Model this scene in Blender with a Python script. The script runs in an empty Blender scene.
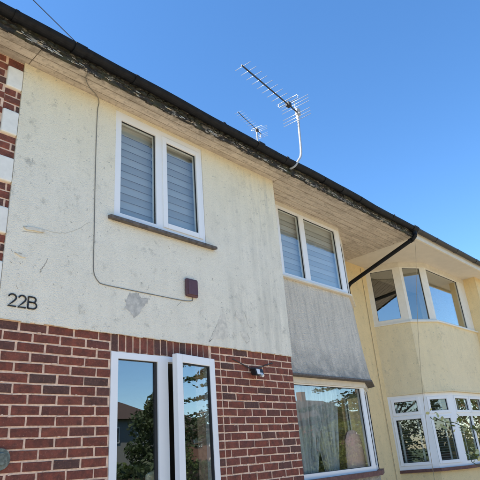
import bpy, bmesh, math, random
from mathutils import Vector, Matrix
random.seed(22)
R = math.radians
S = bpy.context.scene
COL = S.collection

# ------------------------------------------------------------------ camera
YAW, PITCH, ROLL = R(47.767), R(22.861), R(-4.602)
CAM = Vector((-1.653, -3.792, 1.6))
FWD = Vector((math.sin(YAW)*math.cos(PITCH), math.cos(YAW)*math.cos(PITCH), math.sin(PITCH)))
_r = Vector((math.cos(YAW), -math.sin(YAW), 0)); _u = _r.cross(FWD)
RGT = _r*math.cos(ROLL) + _u*math.sin(ROLL)
UPV = -_r*math.sin(ROLL) + _u*math.cos(ROLL)
cd = bpy.data.cameras.new('camera'); cam = bpy.data.objects.new('camera', cd); COL.objects.link(cam)
m = Matrix((RGT, UPV, -FWD)).transposed().to_4x4(); m.translation = CAM
cam.matrix_world = m
cd.sensor_width = 36; cd.lens = 36*520.14/480; cd.clip_end = 2000; cd.clip_start = .05
S.camera = cam
# ------------------------------------------------------------------ sky, sun, exposure
SUN_EL = R(50); SUN_ROT = R(-70)
w = bpy.data.worlds.new('World'); S.world = w; w.use_nodes = True
nt = w.node_tree
sky = nt.nodes.new('ShaderNodeTexSky'); sky.sky_type = 'NISHITA'; sky.sun_disc = False
sky.sun_elevation = SUN_EL; sky.sun_rotation = SUN_ROT; sky.air_density = 1.0; sky.dust_density = .2; sky.ozone_density = 4.0
bg = nt.nodes['Background']; bg.inputs['Strength'].default_value = .132
hs = nt.nodes.new('ShaderNodeHueSaturation'); hs.inputs['Saturation'].default_value = 1.18
nt.links.new(sky.outputs[0], hs.inputs['Color']); nt.links.new(hs.outputs[0], bg.inputs['Color'])
sd = bpy.data.lights.new('sun', 'SUN'); sun = bpy.data.objects.new('sun', sd); COL.objects.link(sun)
sd.energy = 5.0; sd.angle = R(.53); sd.color = (1, .91, .77)
sdir = Vector((math.sin(SUN_ROT)*math.cos(SUN_EL), math.cos(SUN_ROT)*math.cos(SUN_EL), math.sin(SUN_EL)))
sun.rotation_euler = sdir.to_track_quat('Z', 'Y').to_euler(); sun.location = (0, 0, 30)
S.view_settings.view_transform = 'Standard'; S.view_settings.look = 'None'
S.view_settings.exposure = 1.18; S.view_settings.gamma = 1; S.view_settings.use_curve_mapping = False
S.render.film_transparent = False

def pix(P):
    d = Vector(P) - CAM; k = d.dot(FWD)
    if k <= .1: return (-999, -999)
    return (240 + 520.14*d.dot(RGT)/k, 240 - 520.14*d.dot(UPV)/k)

# ------------------------------------------------------------------ material helpers
def newmat(name):
    mt = bpy.data.materials.new(name); mt.use_nodes = True
    n = mt.node_tree.nodes; return mt, mt.node_tree, n['Principled BSDF']
def nd(t, typ, **k):
    n = t.nodes.new(typ)
    for a, b in k.items():
        if a in n.inputs: n.inputs[a].default_value = b
        else: setattr(n, a, b)
    return n
def noise(t, co, scale, detail=4, rough=.6, stretch=None, dist=0):
    n = nd(t, 'ShaderNodeTexNoise'); n.inputs['Scale'].default_value = scale
    n.inputs['Detail'].default_value = detail; n.inputs['Roughness'].default_value = rough; n.inputs['Distortion'].default_value = dist
    if stretch:
        mp = nd(t, 'ShaderNodeMapping'); mp.inputs['Scale'].default_value = stretch
        t.links.new(co, mp.inputs['Vector']); co = mp.outputs[0]
    t.links.new(co, n.inputs['Vector']); return n.outputs['Fac']
def ramp(t, fac, stops):
    n = nd(t, 'ShaderNodeValToRGB'); e = n.color_ramp.elements
    while len(e) < len(stops): e.new(.5)
    for el, (p, c) in zip(e, stops):
        el.position = p; el.color = (c, c, c, 1) if isinstance(c, (int, float)) else (*c, 1)
    t.links.new(fac, n.inputs[0]); return n.outputs[0]
def mix(t, fac, a, b, mode='MIX'):
    n = nd(t, 'ShaderNodeMix', data_type='RGBA', blend_type=mode)
    for sock, v in ((n.inputs[0], fac), (n.inputs[6], a), (n.inputs[7], b)):
        if isinstance(v, (int, float)): sock.default_value = v
        elif isinstance(v, tuple): sock.default_value = (*v, 1)
        else: t.links.new(v, sock)
    return n.outputs[2]
def mth(t, op, a, b=0.0):
    n = nd(t, 'ShaderNodeMath', operation=op)
    for i, v in enumerate((a, b)):
        if isinstance(v, (int, float)): n.inputs[i].default_value = v
        else: t.links.new(v, n.inputs[i])
    return n.outputs[0]
def bump(t, bsdf, h, strength=.4, dist=.01):
    n = nd(t, 'ShaderNodeBump'); n.inputs['Strength'].default_value = strength; n.inputs['Distance'].default_value = dist
    t.links.new(h, n.inputs['Height']); t.links.new(n.outputs[0], bsdf.inputs['Normal'])
def objco(t): return nd(t, 'ShaderNodeTexCoord').outputs['Object']
def geopos(t): return nd(t, 'ShaderNodeNewGeometry').outputs['Position']
def simple(name, c, rough=.6, var=.12, scale=8, metal=0, bs=.15, bd=.003, spec=.5):
    mt, t, b = newmat(name); co = objco(t)
    f = noise(t, co, scale, 5)
    dark = tuple(x*(1-var) for x in c); lite = tuple(min(1, x*(1+var)) for x in c)
    t.links.new(ramp(t, f, [(.3, dark), (.7, lite)]), b.inputs['Base Color'])
    b.inputs['Roughness'].default_value = rough; b.inputs['Metallic'].default_value = metal; b.inputs['Specular IOR Level'].default_value = spec
    if bs: bump(t, b, noise(t, co, scale*6, 3), bs, bd)
    return mt

M = {}
# roughcast, old cream paint
def render_mat(name, base, stain, amount, yellow=None):
    mt, t, b = newmat(name); co = geopos(t)
    big = noise(t, co, .9, 5, .62); mid = noise(t, co, 5, 6, .68); fine = noise(t, co, 70, 3, .6)
    streak = noise(t, co, 1, 6, .7, (9, 9, .8))
    c = mix(t, ramp(t, mid, [(.35, 0), (.7, 1)]), base, tuple(x*.92 for x in base))
    sx = nd(t, 'ShaderNodeSeparateXYZ'); t.links.new(co, sx.inputs[0])
    if yellow:  # warm light below the eaves, painted into the wall colour by height
        eaves_light = nd(t, 'ShaderNodeMapRange'); eaves_light.inputs[1].default_value = 3.9; eaves_light.inputs[2].default_value = 4.9
        t.links.new(sx.outputs[2], eaves_light.inputs[0])
        c = mix(t, mth(t, 'MULTIPLY', eaves_light.outputs[0], ramp(t, big, [(.3, .5), (.6, 1)])), c, yellow)
    # weathering: grey algae in streaks, in irregular zones
    xr = nd(t, 'ShaderNodeMapRange'); xr.inputs[1].default_value = 1.6; xr.inputs[2].default_value = 3.3; xr.inputs[3].default_value = .18; xr.inputs[4].default_value = 1.0
    t.links.new(sx.outputs[0], xr.inputs[0])
    zone = mth(t, 'MULTIPLY', ramp(t, big, [(.38, 0), (.68, 1)]), xr.outputs[0])
    st = mth(t, 'MULTIPLY', ramp(t, streak, [(.42, 0), (.66, 1)]), mth(t, 'MULTIPLY', zone, amount))
    c = mix(t, st, c, stain)
    blot = mth(t, 'MULTIPLY', ramp(t, noise(t, co, 9, 7, .75), [(.56, 0), (.7, 1)]), mth(t, 'MULTIPLY', ramp(t, big, [(.4, .25), (.6, 1)]), .62))
    c = mix(t, blot, c, tuple(x*.62 for x in stain))
    pits = ramp(t, fine, [(.28, 1), (.38, 0)])
    c = mix(t, mth(t, 'MULTIPLY', pits, .22), c, tuple(x*.4 for x in base))
    # hairline chips
    spk = ramp(t, noise(t, co, 34, 2, .5), [(.70, 0), (.74, 1)])
    c = mix(t, mth(t, 'MULTIPLY', spk, .45), c, (.2, .2, .18))
    t.links.new(c, b.inputs['Base Color']); b.inputs['Roughness'].default_value = .9; b.inputs['Specular IOR Level'].default_value = .2
    vo = nd(t, 'ShaderNodeTexVoronoi'); vo.inputs['Scale'].default_value = 95; t.links.new(co, vo.inputs['Vector'])
    peb = vo.outputs['Distance']
    c2 = mix(t, mth(t, 'MULTIPLY', ramp(t, peb, [(.5, 0), (.8, 1)]), .12), c, tuple(x*.55 for x in base))
    t.links.new(c2, b.inputs['Base Color'])
    h = mth(t, 'ADD', mth(t, 'MULTIPLY', mth(t, 'SUBTRACT', 1.0, peb), .55), mth(t, 'MULTIPLY', fine, .5))
    h = mth(t, 'ADD', h, mth(t, 'ADD', mth(t, 'MULTIPLY', noise(t, co, 150, 2), .35), mth(t, 'MULTIPLY', mid, 1.2)))
    bump(t, b, h, .85, .009)
    return mt
M['render'] = render_mat('cream_roughcast', (.90, .83, .675), (.48, .45, .37), .95, (.90, .79, .55))  # last colour is the painted-in warm light under the soffit
M['patch'] = simple('bare_grey_render', (.60, .565, .49), .95, .22, 30, bs=.9, bd=.008)
M['flake'] = simple('paint_flake', (.72, .66, .54), .9, .18, 30, bs=.7, bd=.006)
M['crack'] = simple('crack_shadow', (.40, .36, .29), 1, .2, 40, bs=0)
def apron_mat():
    mt, t, b = newmat('weathered_grey_roughcast'); co = geopos(t)
    fine = noise(t, co, 70, 3, .6); mid = noise(t, co, 4, 7, .7); st = noise(t, co, 1, 6, .72, (16, 16, 1.6))
    sx = nd(t, 'ShaderNodeSeparateXYZ'); t.links.new(co, sx.inputs[0])
    zr = nd(t, 'ShaderNodeMapRange'); zr.inputs[1].default_value = 2.95; zr.inputs[2].default_value = 2.52; t.links.new(sx.outputs[2], zr.inputs[0])
    c = mix(t, ramp(t, mid, [(.3, 0), (.72, 1)]), (.92, .83, .68), (.80, .72, .59))
    c = mix(t, mth(t, 'MULTIPLY', ramp(t, st, [(.44, 0), (.70, 1)]), .7), c, (.50, .46, .39))
    dk = mth(t, 'MULTIPLY', zr.outputs[0], ramp(t, noise(t, co, 7, 6, .7), [(.35, .15), (.6, 1)]))
    c = mix(t, mth(t, 'MULTIPLY', dk, .8), c, (.22, .23, .22))
    c = mix(t, mth(t, 'MULTIPLY', ramp(t, fine, [(.3, 1), (.42, 0)]), .3), c, (.2, .19, .17))
    t.links.new(c, b.inputs['Base Color']); b.inputs['Roughness'].default_value = .95; b.inputs['Specular IOR Level'].default_value = .15
    vo = nd(t, 'ShaderNodeTexVoronoi'); vo.inputs['Scale'].default_value = 90; t.links.new(co, vo.inputs['Vector'])
    c = mix(t, mth(t, 'MULTIPLY', ramp(t, vo.outputs['Distance'], [(.45, 0), (.8, 1)]), .18), c, (.3, .28, .24)); t.links.new(c, b.inputs['Base Color'])
    bump(t, b, mth(t, 'ADD', mth(t, 'SUBTRACT', fine, vo.outputs['Distance']), mth(t, 'MULTIPLY', mid, .8)), 1.0, .012)
    return mt
M['apron'] = apron_mat()
def brick_mat():
    mt, t, b = newmat('red_brick'); co = objco(t)
    oi = nd(t, 'ShaderNodeObjectInfo').outputs['Random']
    mp = nd(t, 'ShaderNodeVectorMath', operation='ADD'); t.links.new(geopos(t), mp.inputs[0])
    co = mp.outputs[0]
    c = ramp(t, oi, [(0, (.23, .066, .042)), (.2, (.30, .082, .048)), (.4, (.26, .076, .050)), (.6, (.33, .098, .058)), (.78, (.215, .070, .050)), (.9, (.165, .072, .054)), (1, (.12, .068, .054))])
    c = mix(t, ramp(t, noise(t, co, 14, 6, .7), [(.35, 0), (.68, .85)]), c, (.075, .038, .030))
    c = mix(t, ramp(t, noise(t, co, 60, 3), [(.55, 0), (.72, .45)]), c, (.40, .17, .11))
    c = mix(t, ramp(t, noise(t, co, 120, 2), [(.72, 0), (.76, .55)]), c, (.55, .5, .42))
    t.links.new(c, b.inputs['Base Color']); b.inputs['Roughness'].default_value = .82; b.inputs['Specular IOR Level'].default_value = .3
    bump(t, b, mth(t, 'ADD', noise(t, co, 45, 5, .7), noise(t, co, 9, 3)), .9, .009)
    return mt
M['brick'] = brick_mat()
M['mortar'] = simple('sandy_mortar', (.80, .56, .40), .95, .24, 30, bs=.6, bd=.005)
M['upvc'] = simple('white_window_plastic', (.86, .85, .82), .32, .02, 3, bs=.0)
M['cream_frame'] = simple('cream_timber_frame', (.74, .67, .54), .6, .08, 12, bs=.2)
M['nb_frame'] = simple('off_white_timber_frame', (.82, .77, .66), .5, .05, 10, bs=.15)
M['seal'] = simple('black_rubber_seal', (.02, .02, .02), .7, .1, 10, bs=0)
M['yellow'] = render_mat('yellow_cream_render', (.92, .70, .37), (.55, .44, .26), .3)
M['yellow_apron'] = render_mat('yellow_apron_render', (.92, .76, .47), (.52, .45, .30), .32)
M['white_stone'] = simple('white_painted_quoin', (.84, .80, .70), .85, .06, 20, bs=.4, bd=.004)
M['nb_soffit'] = simple('smooth_cream_soffit', (.66, .60, .50), .7, .05, 6)
M['gutter'] = simple('black_gutter_plastic', (.010, .010, .011), .6, .5, 14, bs=.3, bd=.003, spec=.2)
M['gutter_brown'] = simple('dark_brown_gutter', (.030, .024, .022), .45, .25, 9, bs=.1, spec=.3)
M['tile'] = simple('dark_roof_tile', (.07, .055, .05), .85, .4, 20, bs=.5, bd=.006)
M['moss'] = simple('gutter_moss', (.035, .034, .022), 1, .5, 30, bs=.6, bd=.01)
M['metal'] = simple('aluminium', (.55, .56, .58), .4, .06, 20, metal=.6, bs=0)
M['mast'] = simple('pale_galvanised_mast', (.36, .37, .38), .45, .10, 30, metal=.15, bs=0)
M['boom'] = simple('dark_boom', (.03, .03, .032), .5, .2, 20, bs=0)
M['black'] = simple('black_plastic', (.012, .012, .013), .4, .2, 20, bs=0)
M['cable'] = simple('grey_cable', (.17, .16, .14), .6, .2, 30, bs=0)
M['cable_dark'] = simple('dark_cable', (.05, .045, .04), .6, .2, 30, bs=0)
M['box'] = simple('maroon_plastic_box', (.105, .042, .045), .45, .15, 30, bs=.1)
M['sill'] = simple('weathered_dark_sill', (.12, .10, .085), .8, .5, 25, bs=.5, bd=.005)
M['sill_pale'] = simple('painted_cable', (.40, .31, .19), .7, .1, 20, bs=0)
M['sill_red'] = simple('red_brown_tile_sill', (.15, .065, .05), .7, .35, 25, bs=.4)
M['interior'] = simple('interior_plaster', (.22, .20, .17), .9, .06, 3, bs=0)
M['floorb'] = simple('interior_floor', (.10, .07, .05), .7, .2, 5, bs=0)
M['concrete'] = simple('pale_concrete_paving', (.54, .46, .34), .9, .14, 3, bs=.4)
M['asphalt'] = simple('asphalt', (.06, .06, .06), .9, .2, 12, bs=.4)
M['grass'] = simple('lawn', (.07, .11, .03), 1, .3, 4, bs=.5)
M['bark'] = simple('bark', (.12, .085, .06), .95, .3, 15, bs=.6, bd=.02)
M['wall_pale_shaded'] = simple('shade_darkened_pale_wall', (.24, .25, .24), .9, .06, 2)  # pale wall darkened: shade on the opposite house put into its colour
M['wall_brick'] = simple('orange_brick_wall', (.22, .10, .065), .9, .12, 8)
M['roof_brown_shaded'] = simple('shade_darkened_brown_roof', (.055, .036, .028), .9, .3, 6)  # roof brown deepened, its shade is part of the base colour
M['dark_glass'] = simple('far_window_glass', (.03, .04, .05), .1, .1, 3, bs=0)
M['blind_a'] = simple('grey_blind_band', (.47, .45, .43), .8, .05, 5, bs=.1)
M['blind_b'] = simple('pale_blind_band', (.56, .545, .53), .8, .05, 5, bs=.1)
M['venetian'] = simple('venetian_slat', (.30, .28, .24), .5, .05, 5, bs=0)
M['tape'] = simple('pale_curtain', (.60, .60, .58), .9, .05, 12, bs=0)
M['pink'] = simple('pale_pink_fabric', (.95, .60, .52), .9, .08, 12, bs=.3)
M['creamfab'] = simple('cream_fabric', (.90, .84, .62), .9, .06, 12, bs=.2)
M['wood'] = simple('telegraph_wood', (.14, .10, .07), .9, .3, 9, bs=.4)
M['white_dev'] = simple('white_device', (.8, .8, .78), .4, .03, 9, bs=0)
M['brass'] = simple('tarnished_metal', (.16, .18, .15), .6, .5, 40, metal=.4, bs=.3)
def soffit_mat():
    mt, t, b = newmat('dirty_painted_boards'); co = geopos(t)
    oi = nd(t, 'ShaderNodeObjectInfo').outputs['Random']
    c = ramp(t, oi, [(0, (.56, .48, .385)), (.5, (.63, .545, .44)), (1, (.50, .43, .345))])
    c = mix(t, ramp(t, noise(t, co, 1, 7, .72, (4, 16, 16)), [(.44, 0), (.70, .7)]), c, (.26, .21, .16))
    c = mix(t, ramp(t, noise(t, co, 28, 5, .7), [(.52, 0), (.66, .6)]), c, (.22, .18, .14))
    sx = nd(t, 'ShaderNodeSeparateXYZ'); t.links.new(co, sx.inputs[0])
    yr = nd(t, 'ShaderNodeMapRange'); yr.inputs[1].default_value = -.14; yr.inputs[2].default_value = -.30; t.links.new(sx.outputs[1], yr.inputs[0])
    c = mix(t, mth(t, 'MULTIPLY', yr.outputs[0], ramp(t, noise(t, co, 11, 7, .75), [(.42, 0), (.6, .8)])), c, (.10, .085, .06))
    t.links.new(c, b.inputs['Base Color']); b.inputs['Roughness'].default_value = .8
    bump(t, b, noise(t, co, 1, 5, .6, (5, 60, 60)), .3, .004)
    return mt
M['soffit'] = soffit_mat()
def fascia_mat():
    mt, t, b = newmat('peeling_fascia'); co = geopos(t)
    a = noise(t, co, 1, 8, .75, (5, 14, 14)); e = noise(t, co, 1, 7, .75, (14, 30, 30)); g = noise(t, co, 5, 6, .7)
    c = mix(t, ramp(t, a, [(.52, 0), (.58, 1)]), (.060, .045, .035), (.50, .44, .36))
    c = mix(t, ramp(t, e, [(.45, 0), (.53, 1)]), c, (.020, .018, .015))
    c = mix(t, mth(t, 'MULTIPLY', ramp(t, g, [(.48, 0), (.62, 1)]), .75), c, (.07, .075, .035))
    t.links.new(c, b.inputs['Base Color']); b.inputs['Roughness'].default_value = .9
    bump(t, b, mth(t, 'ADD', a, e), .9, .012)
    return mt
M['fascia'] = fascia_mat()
def leaf_mat(name, c, c2):
    mt, t, b = newmat(name)
    oi = noise(t, geopos(t), 1.7, 5, .7)
    t.links.new(ramp(t, oi, [(.32, c), (.68, c2)]), b.inputs['Base Color'])
    b.inputs['Roughness'].default_value = .6
    tr = nd(t, 'ShaderNodeBsdfTranslucent'); tr.inputs[0].default_value = (*c2, 1)
    ms = nd(t, 'ShaderNodeMixShader'); ms.inputs[0].default_value = .35
    out = t.nodes['Material Output']
    t.links.new(b.outputs[0], ms.inputs[1]); t.links.new(tr.outputs[0], ms.inputs[2]); t.links.new(ms.outputs[0], out.inputs[0])
    return mt
M['leaf_dark'] = leaf_mat('dark_conifer_foliage', (.018, .035, .014), (.05, .08, .025))
M['leaf_mid'] = leaf_mat('broadleaf_foliage', (.03, .055, .015), (.08, .12, .03))
M['leaf_gold'] = leaf_mat('golden_green_foliage', (.07, .10, .015), (.19, .21, .035))
M['leaf_pale'] = leaf_mat('pale_leaf', (.38, .42, .14), (.62, .62, .34))
def glass_mat(name='window_glass', F0=.17):
    mt, t, b = newmat(name); t.nodes.remove(b)
    g = nd(t, 'ShaderNodeNewGeometry')
    d = nd(t, 'ShaderNodeVectorMath', operation='DOT_PRODUCT'); t.links.new(g.outputs['Incoming'], d.inputs[0]); t.links.new(g.outputs['Normal'], d.inputs[1])
    cs = mth(t, 'ABSOLUTE', d.outputs['Value'])
    f = mth(t, 'ADD', F0, mth(t, 'MULTIPLY', mth(t, 'POWER', mth(t, 'SUBTRACT', 1.0, cs), 4.0), 1-F0))
    gl = nd(t, 'ShaderNodeBsdfGlossy'); gl.inputs['Roughness'].default_value = .0; gl.inputs[0].default_value = (1, 1, 1, 1)
    bp = nd(t, 'ShaderNodeBump'); bp.inputs['Strength'].default_value = .02; bp.inputs['Distance'].default_value = .01
    t.links.new(noise(t, geopos(t), 2.2, 1), bp.inputs['Height']); t.links.new(bp.outputs[0], gl.inputs['Normal'])
    tp = nd(t, 'ShaderNodeBsdfTransparent'); tp.inputs[0].default_value = (.94, .96, .94, 1)
    ms = nd(t, 'ShaderNodeMixShader'); t.links.new(f, ms.inputs[0]); t.links.new(tp.outputs[0], ms.inputs[1]); t.links.new(gl.outputs[0], ms.inputs[2])
    t.links.new(ms.outputs[0], t.nodes['Material Output'].inputs[0])
    return mt
M['glass'] = glass_mat(); M['glass_bay'] = glass_mat('bay_window_glass', .12); M['glass_old'] = glass_mat('older_window_glass', .09)
def net_mat():
    mt, t, b = newmat('net_curtain'); b.inputs['Base Color'].default_value = (.82, .82, .80, 1); b.inputs['Roughness'].default_value = .9
    tp = nd(t, 'ShaderNodeBsdfTransparent'); ms = nd(t, 'ShaderNodeMixShader')
    f = ramp(t, noise(t, geopos(t), 5, 2, .5, (4, 4, .25)), [(.35, .2), (.7, .7)])
    t.links.new(f, ms.inputs[0]); t.links.new(tp.outputs[0], ms.inputs[1]); t.links.new(b.outputs[0], ms.inputs[2])
    t.links.new(ms.outputs[0], t.nodes['Material Output'].inputs[0]); return mt
M['net'] = net_mat()

# ------------------------------------------------------------------ mesh helpers
class MB:
    def __init__(s): s.v = []; s.f = []; s.sm = []
    def quad(s, pts, smooth=False):
        n = len(s.v); s.v += [tuple(p) for p in pts]; s.f.append(tuple(range(n, n+len(pts)))); s.sm.append(smooth)
    def box(s, x0, x1, y0, y1, z0, z1):
        s.hexa([(x0,y0,z0),(x1,y0,z0),(x1,y1,z0),(x0,y1,z0),(x0,y0,z1),(x1,y0,z1),(x1,y1,z1),(x0,y1,z1)]); return s
    def hexa(s, p):
        n = len(s.v); s.v += [tuple(q) for q in p]
        for q in ((0,3,2,1),(4,5,6,7),(0,1,5,4),(1,2,6,5),(2,3,7,6),(3,0,4,7)):
            s.f.append(tuple(n+i for i in q)); s.sm.append(False)
        return s
    def fbox(s, F, u0, u1, w0, w1, z0, z1):
        """box in a face frame F=(origin xy, direction xy): u along, w outwards"""
        (ox, oy), (dx, dy) = F; nx, ny = dy, -dx
        P = lambda u, w_, z: (ox+dx*u+nx*w_, oy+dy*u+ny*w_, z)
        # order so that normals point outwards
        s.hexa([P(u0,w1,z0),P(u1,w1,z0),P(u1,w0,z0),P(u0,w0,z0),P(u0,w1,z1),P(u1,w1,z1),P(u1,w0,z1),P(u0,w0,z1)]); return s
    def tube(s, pts, r, n=8, cap=True):
        pts = [Vector(p) for p in pts]; rings = []
        rr = r if isinstance(r, (list, tuple)) else [r]*len(pts)
        up = Vector((0, 0, 1)); prev = None
        for i, p in enumerate(pts):
            d = (pts[min(i+1, len(pts)-1)] - pts[max(i-1, 0)]).normalized()
            if prev is None:
                a = d.cross(up if abs(d.z) < .9 else Vector((1, 0, 0))).normalized()
            else: a = (prev - d*prev.dot(d)).normalized()
            prev = a; b = d.cross(a); base = len(s.v)
            for k in range(n):
                t = 2*math.pi*k/n; s.v.append(tuple(p + (a*math.cos(t) + b*math.sin(t))*rr[i]))
            rings.append(base)
        for i in range(len(rings)-1):
            for k in range(n):
                k2 = (k+1) % n
                s.f.append((rings[i]+k, rings[i+1]+k, rings[i+1]+k2, rings[i]+k2)[::-1]); s.sm.append(True)
        if cap:
            s.f.append(tuple(rings[0]+k for k in range(n))); s.sm.append(False)
            s.f.append(tuple(rings[-1]+k for k in reversed(range(n)))); s.sm.append(False)
        return s
    def prism(s, poly, z0, z1):
        """poly list of (x,y) counter-clockwise, or two lists for a loft"""
        n = len(poly); b = len(s.v)
        s.v += [(x, y, z0) for x, y in poly] + [(x, y, z1) for x, y in poly]
        for k in range(n):
            k2 = (k+1) % n; s.f.append((b+k, b+k2, b+n+k2, b+n+k)); s.sm.append(False)
        s.f.append(tuple(b+k for k in reversed(range(n)))); s.sm.append(False)
        s.f.append(tuple(b+n+k for k in range(n))); s.sm.append(False)
        return s
    def blob(s, c, r, seg=6, jit=.3):
        bm = bmesh.new(); bmesh.ops.create_icosphere(bm, subdivisions=1, radius=1)
        n = len(s.v)
        for v in bm.verts:
            k = 1+random.uniform(-jit, jit); s.v.append((c[0]+v.co.x*r[0]*k, c[1]+v.co.y*r[1]*k, c[2]+v.co.z*r[2]*k))
        for f in bm.faces: s.f.append(tuple(n+v.index for v in f.verts)); s.sm.append(True)
        bm.free(); return s
    def data(s, name, org=(0, 0, 0)):
        me = bpy.data.meshes.new(name)
        me.from_pydata([(x-org[0], y-org[1], z-org[2]) for x, y, z in s.v], [], s.f)
        me.polygons.foreach_set('use_smooth', s.sm); me.update(); return me
def root_loc(o):
    while o.parent: o = o.parent
    return o.location
def obj(name, mb, mat, parent=None, bevel=0, kind=None, label=None, loc=None):
    org = root_loc(parent) if parent else (loc or (0, 0, 0))
    me = mb.data(name, org); me.materials.append(M[mat] if isinstance(mat, str) else mat)
    o = bpy.data.objects.new(name, me); COL.objects.link(o)
    if parent: o.parent = parent
    else: o.location = org
    if bevel:
        b = o.modifiers.new('bevel', 'BEVEL'); b.width = bevel; b.segments = 2; b.limit_method = 'ANGLE'
    if kind: o['kind'] = kind
    if label: o['label'] = label
    return o
def tag(o, label, cat, group=None):
    o['label'] = label; o['category'] = cat
    if group: o['group'] = group
    return o
def thing(name, loc, label, cat, group=None):
    o = bpy.data.objects.new(name, None); COL.objects.link(o); o.location = loc; o.empty_display_size = .2
    bpy.context.view_layer.update()
    return tag(o, label, cat, group)
def struct(name, mb, mat): return obj(name, mb, mat, kind='structure')

# ------------------------------------------------------------------ ground
ground = struct('ground', MB().box(-250, 300, -300, 250, -.4, -.02), 'grass')
struct('front_paving', MB().box(-8, 22, -6.4, -.01, -.1, 0), 'concrete')
struct('pavement', MB().box(-90, 160, -8.6, -6.41, -.1, .012), 'concrete')
struct('kerb', MB().box(-90, 160, -8.75, -8.601, -.2, .016), 'concrete')
struct('road', MB().box(-90, 160, -15.2, -8.751, -.2, -.11+.1), 'asphalt')
struct('far_pavement', MB().box(-90, 160, -17.2, -15.201, -.2, .1), 'concrete')

# ------------------------------------------------------------------ windows
def window(F, u0, u1, z0, z1, cells, house, w=0.0, fw=.055, depth=.07, name='window', mat='upvc', label=None, sashw=.045, glass='glass'):
    """cells: list of (u0,u1,z0,z1,kind) in the frame plane; kind 'fix' or 'sash' (sash stands proud)."""
    mb = MB()
    # outer frame and bars: the area minus the cells, made from boxes along u strips
    us = sorted({u0, u1, *[c[0] for c in cells], *[c[1] for c in cells]})
    zs = sorted({z0, z1, *[c[2] for c in cells], *[c[3] for c in cells]})
    fr = None
    # vertical bars = columns of u where no cell lies, then horizontal pieces inside the columns
    for a, b in zip(us[:-1], us[1:]):
        mid = (a+b)/2
        inside = sorted([(c[2], c[3]) for c in cells if c[0] <= mid <= c[1]])
        z = z0
        for c0, c1 in inside:
            if c0 - z > .002: mb.fbox(F, a, b, w-depth, w, z, c0)
            z = c1
        if z1 - z > .002: mb.fbox(F, a, b, w-depth, w, z, z1)
    fr = obj(name, mb, mat, house, bevel=0, label=label)
    for (a, b, c, d, kind) in cells:
        if kind == 'sash':
            s = sashw; sb = MB(); e = .012
            sb.fbox(F, a-e, a+s, w-depth+.01, w+.014, c-e, d+e).fbox(F, b-s, b+e, w-depth+.01, w+.014, c-e, d+e)
            sb.fbox(F, a+s, b-s, w-depth+.01, w+.0135, c-e, c+s).fbox(F, a+s, b-s, w-depth+.01, w+.0135, d-s, d+e)
            obj('sash', sb, mat, fr, bevel=.004)
            a, b, c, d = a+s, b-s, c+s, d-s; wo = w-.012
        else: wo = w-.022
        g = .006; gk = MB()
        gk.fbox(F, a, a+g, wo-.012, wo+.004, c, d).fbox(F, b-g, b, wo-.012, wo+.004, c, d).fbox(F, a+g, b-g, wo-.012, wo+.0035, c, c+g).fbox(F, a+g, b-g, wo-.012, wo+.0035, d-g, d)
        obj('seal', gk, 'seal', fr)
        obj('pane', MB().fbox(F, a+.003, b-.003, wo-.008, wo-.002, c+.003, d-.003), glass, fr)
    return fr

# ------------------------------------------------------------------ house 22B
house = thing('semi_detached_house', (1.6, 4, 0), 'cream roughcast and red brick house with white windows, number 22B on its wall', 'house')
ZB, ZS = 2.678, 5.026
FX0 = ((0, 0), (1, 0))
# rendered upper wall, with the window opening
W1 = (.79, 1.955, 3.775, 4.985)
mb = MB(); yf = -.016
mb.box(-.17, W1[0], yf, .25, ZB, ZS); mb.box(W1[1], 3.25, yf, .25, ZB, ZS)
mb.box(W1[0], W1[1], yf, .25, ZB, W1[2]); mb.box(W1[0], W1[1], yf, .25, W1[3], ZS)
x = -.17
while x < 3.22:
    w_ = random.uniform(.03, .09); mb.box(x, min(x+w_, 3.249), -.0155+random.uniform(-.004, .003), .0, ZB-random.uniform(.001, .012), ZB+.004); x += w_
obj('rendered_wall', mb, 'render', house)
mb = MB().box(-4.2, -.62, yf, .25, ZB, ZS)
obj('rendered_wall', mb, 'render', house)
obj('flank_wall', MB().box(3.0, 3.2497, .2503, 1.0, 0, ZS), 'render', house)
# brick walling: mortar bed and bricks
D0, D1, DZ0, DZ1 = .80, 1.962, .9, 2.525
mb = MB(); ym = .0055
mb.box(-4.2, D0, ym, .25, 0, ZB-.001); mb.box(D1, 3.246, ym, .25, 0, ZB-.001)
mb.box(D0, D1, ym, .25, 0, DZ0); mb.box(D0, D1, ym, .25, DZ1, ZB-.001)
mb.box(-.62, -.171, ym, .25, ZB, ZS)
bw = obj('brick_wall', mb, 'mortar', house)
variants = []
for k in range(14):
    bm = bmesh.new(); bmesh.ops.create_cube(bm, size=1)
    for v in bm.verts:
        v.co = (v.co.x*.215, v.co.y*.05, v.co.z*.065)
        v.co.x += random.uniform(-.003, .003); v.co.z += random.uniform(-.0026, .0026)
        if v.co.y < 0: v.co.y += random.uniform(-.0012, .0012)
    bmesh.ops.bevel(bm, geom=[e for e in bm.edges if all(v.co.y < 0 for v in e.verts)], offset=.004, segments=1, affect='EDGES')
    me = bpy.data.meshes.new('brick'); bm.to_mesh(me); bm.free(); me.materials.append(M['brick']); variants.append(me)
stuffb = MB(); nbrick = 0
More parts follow.
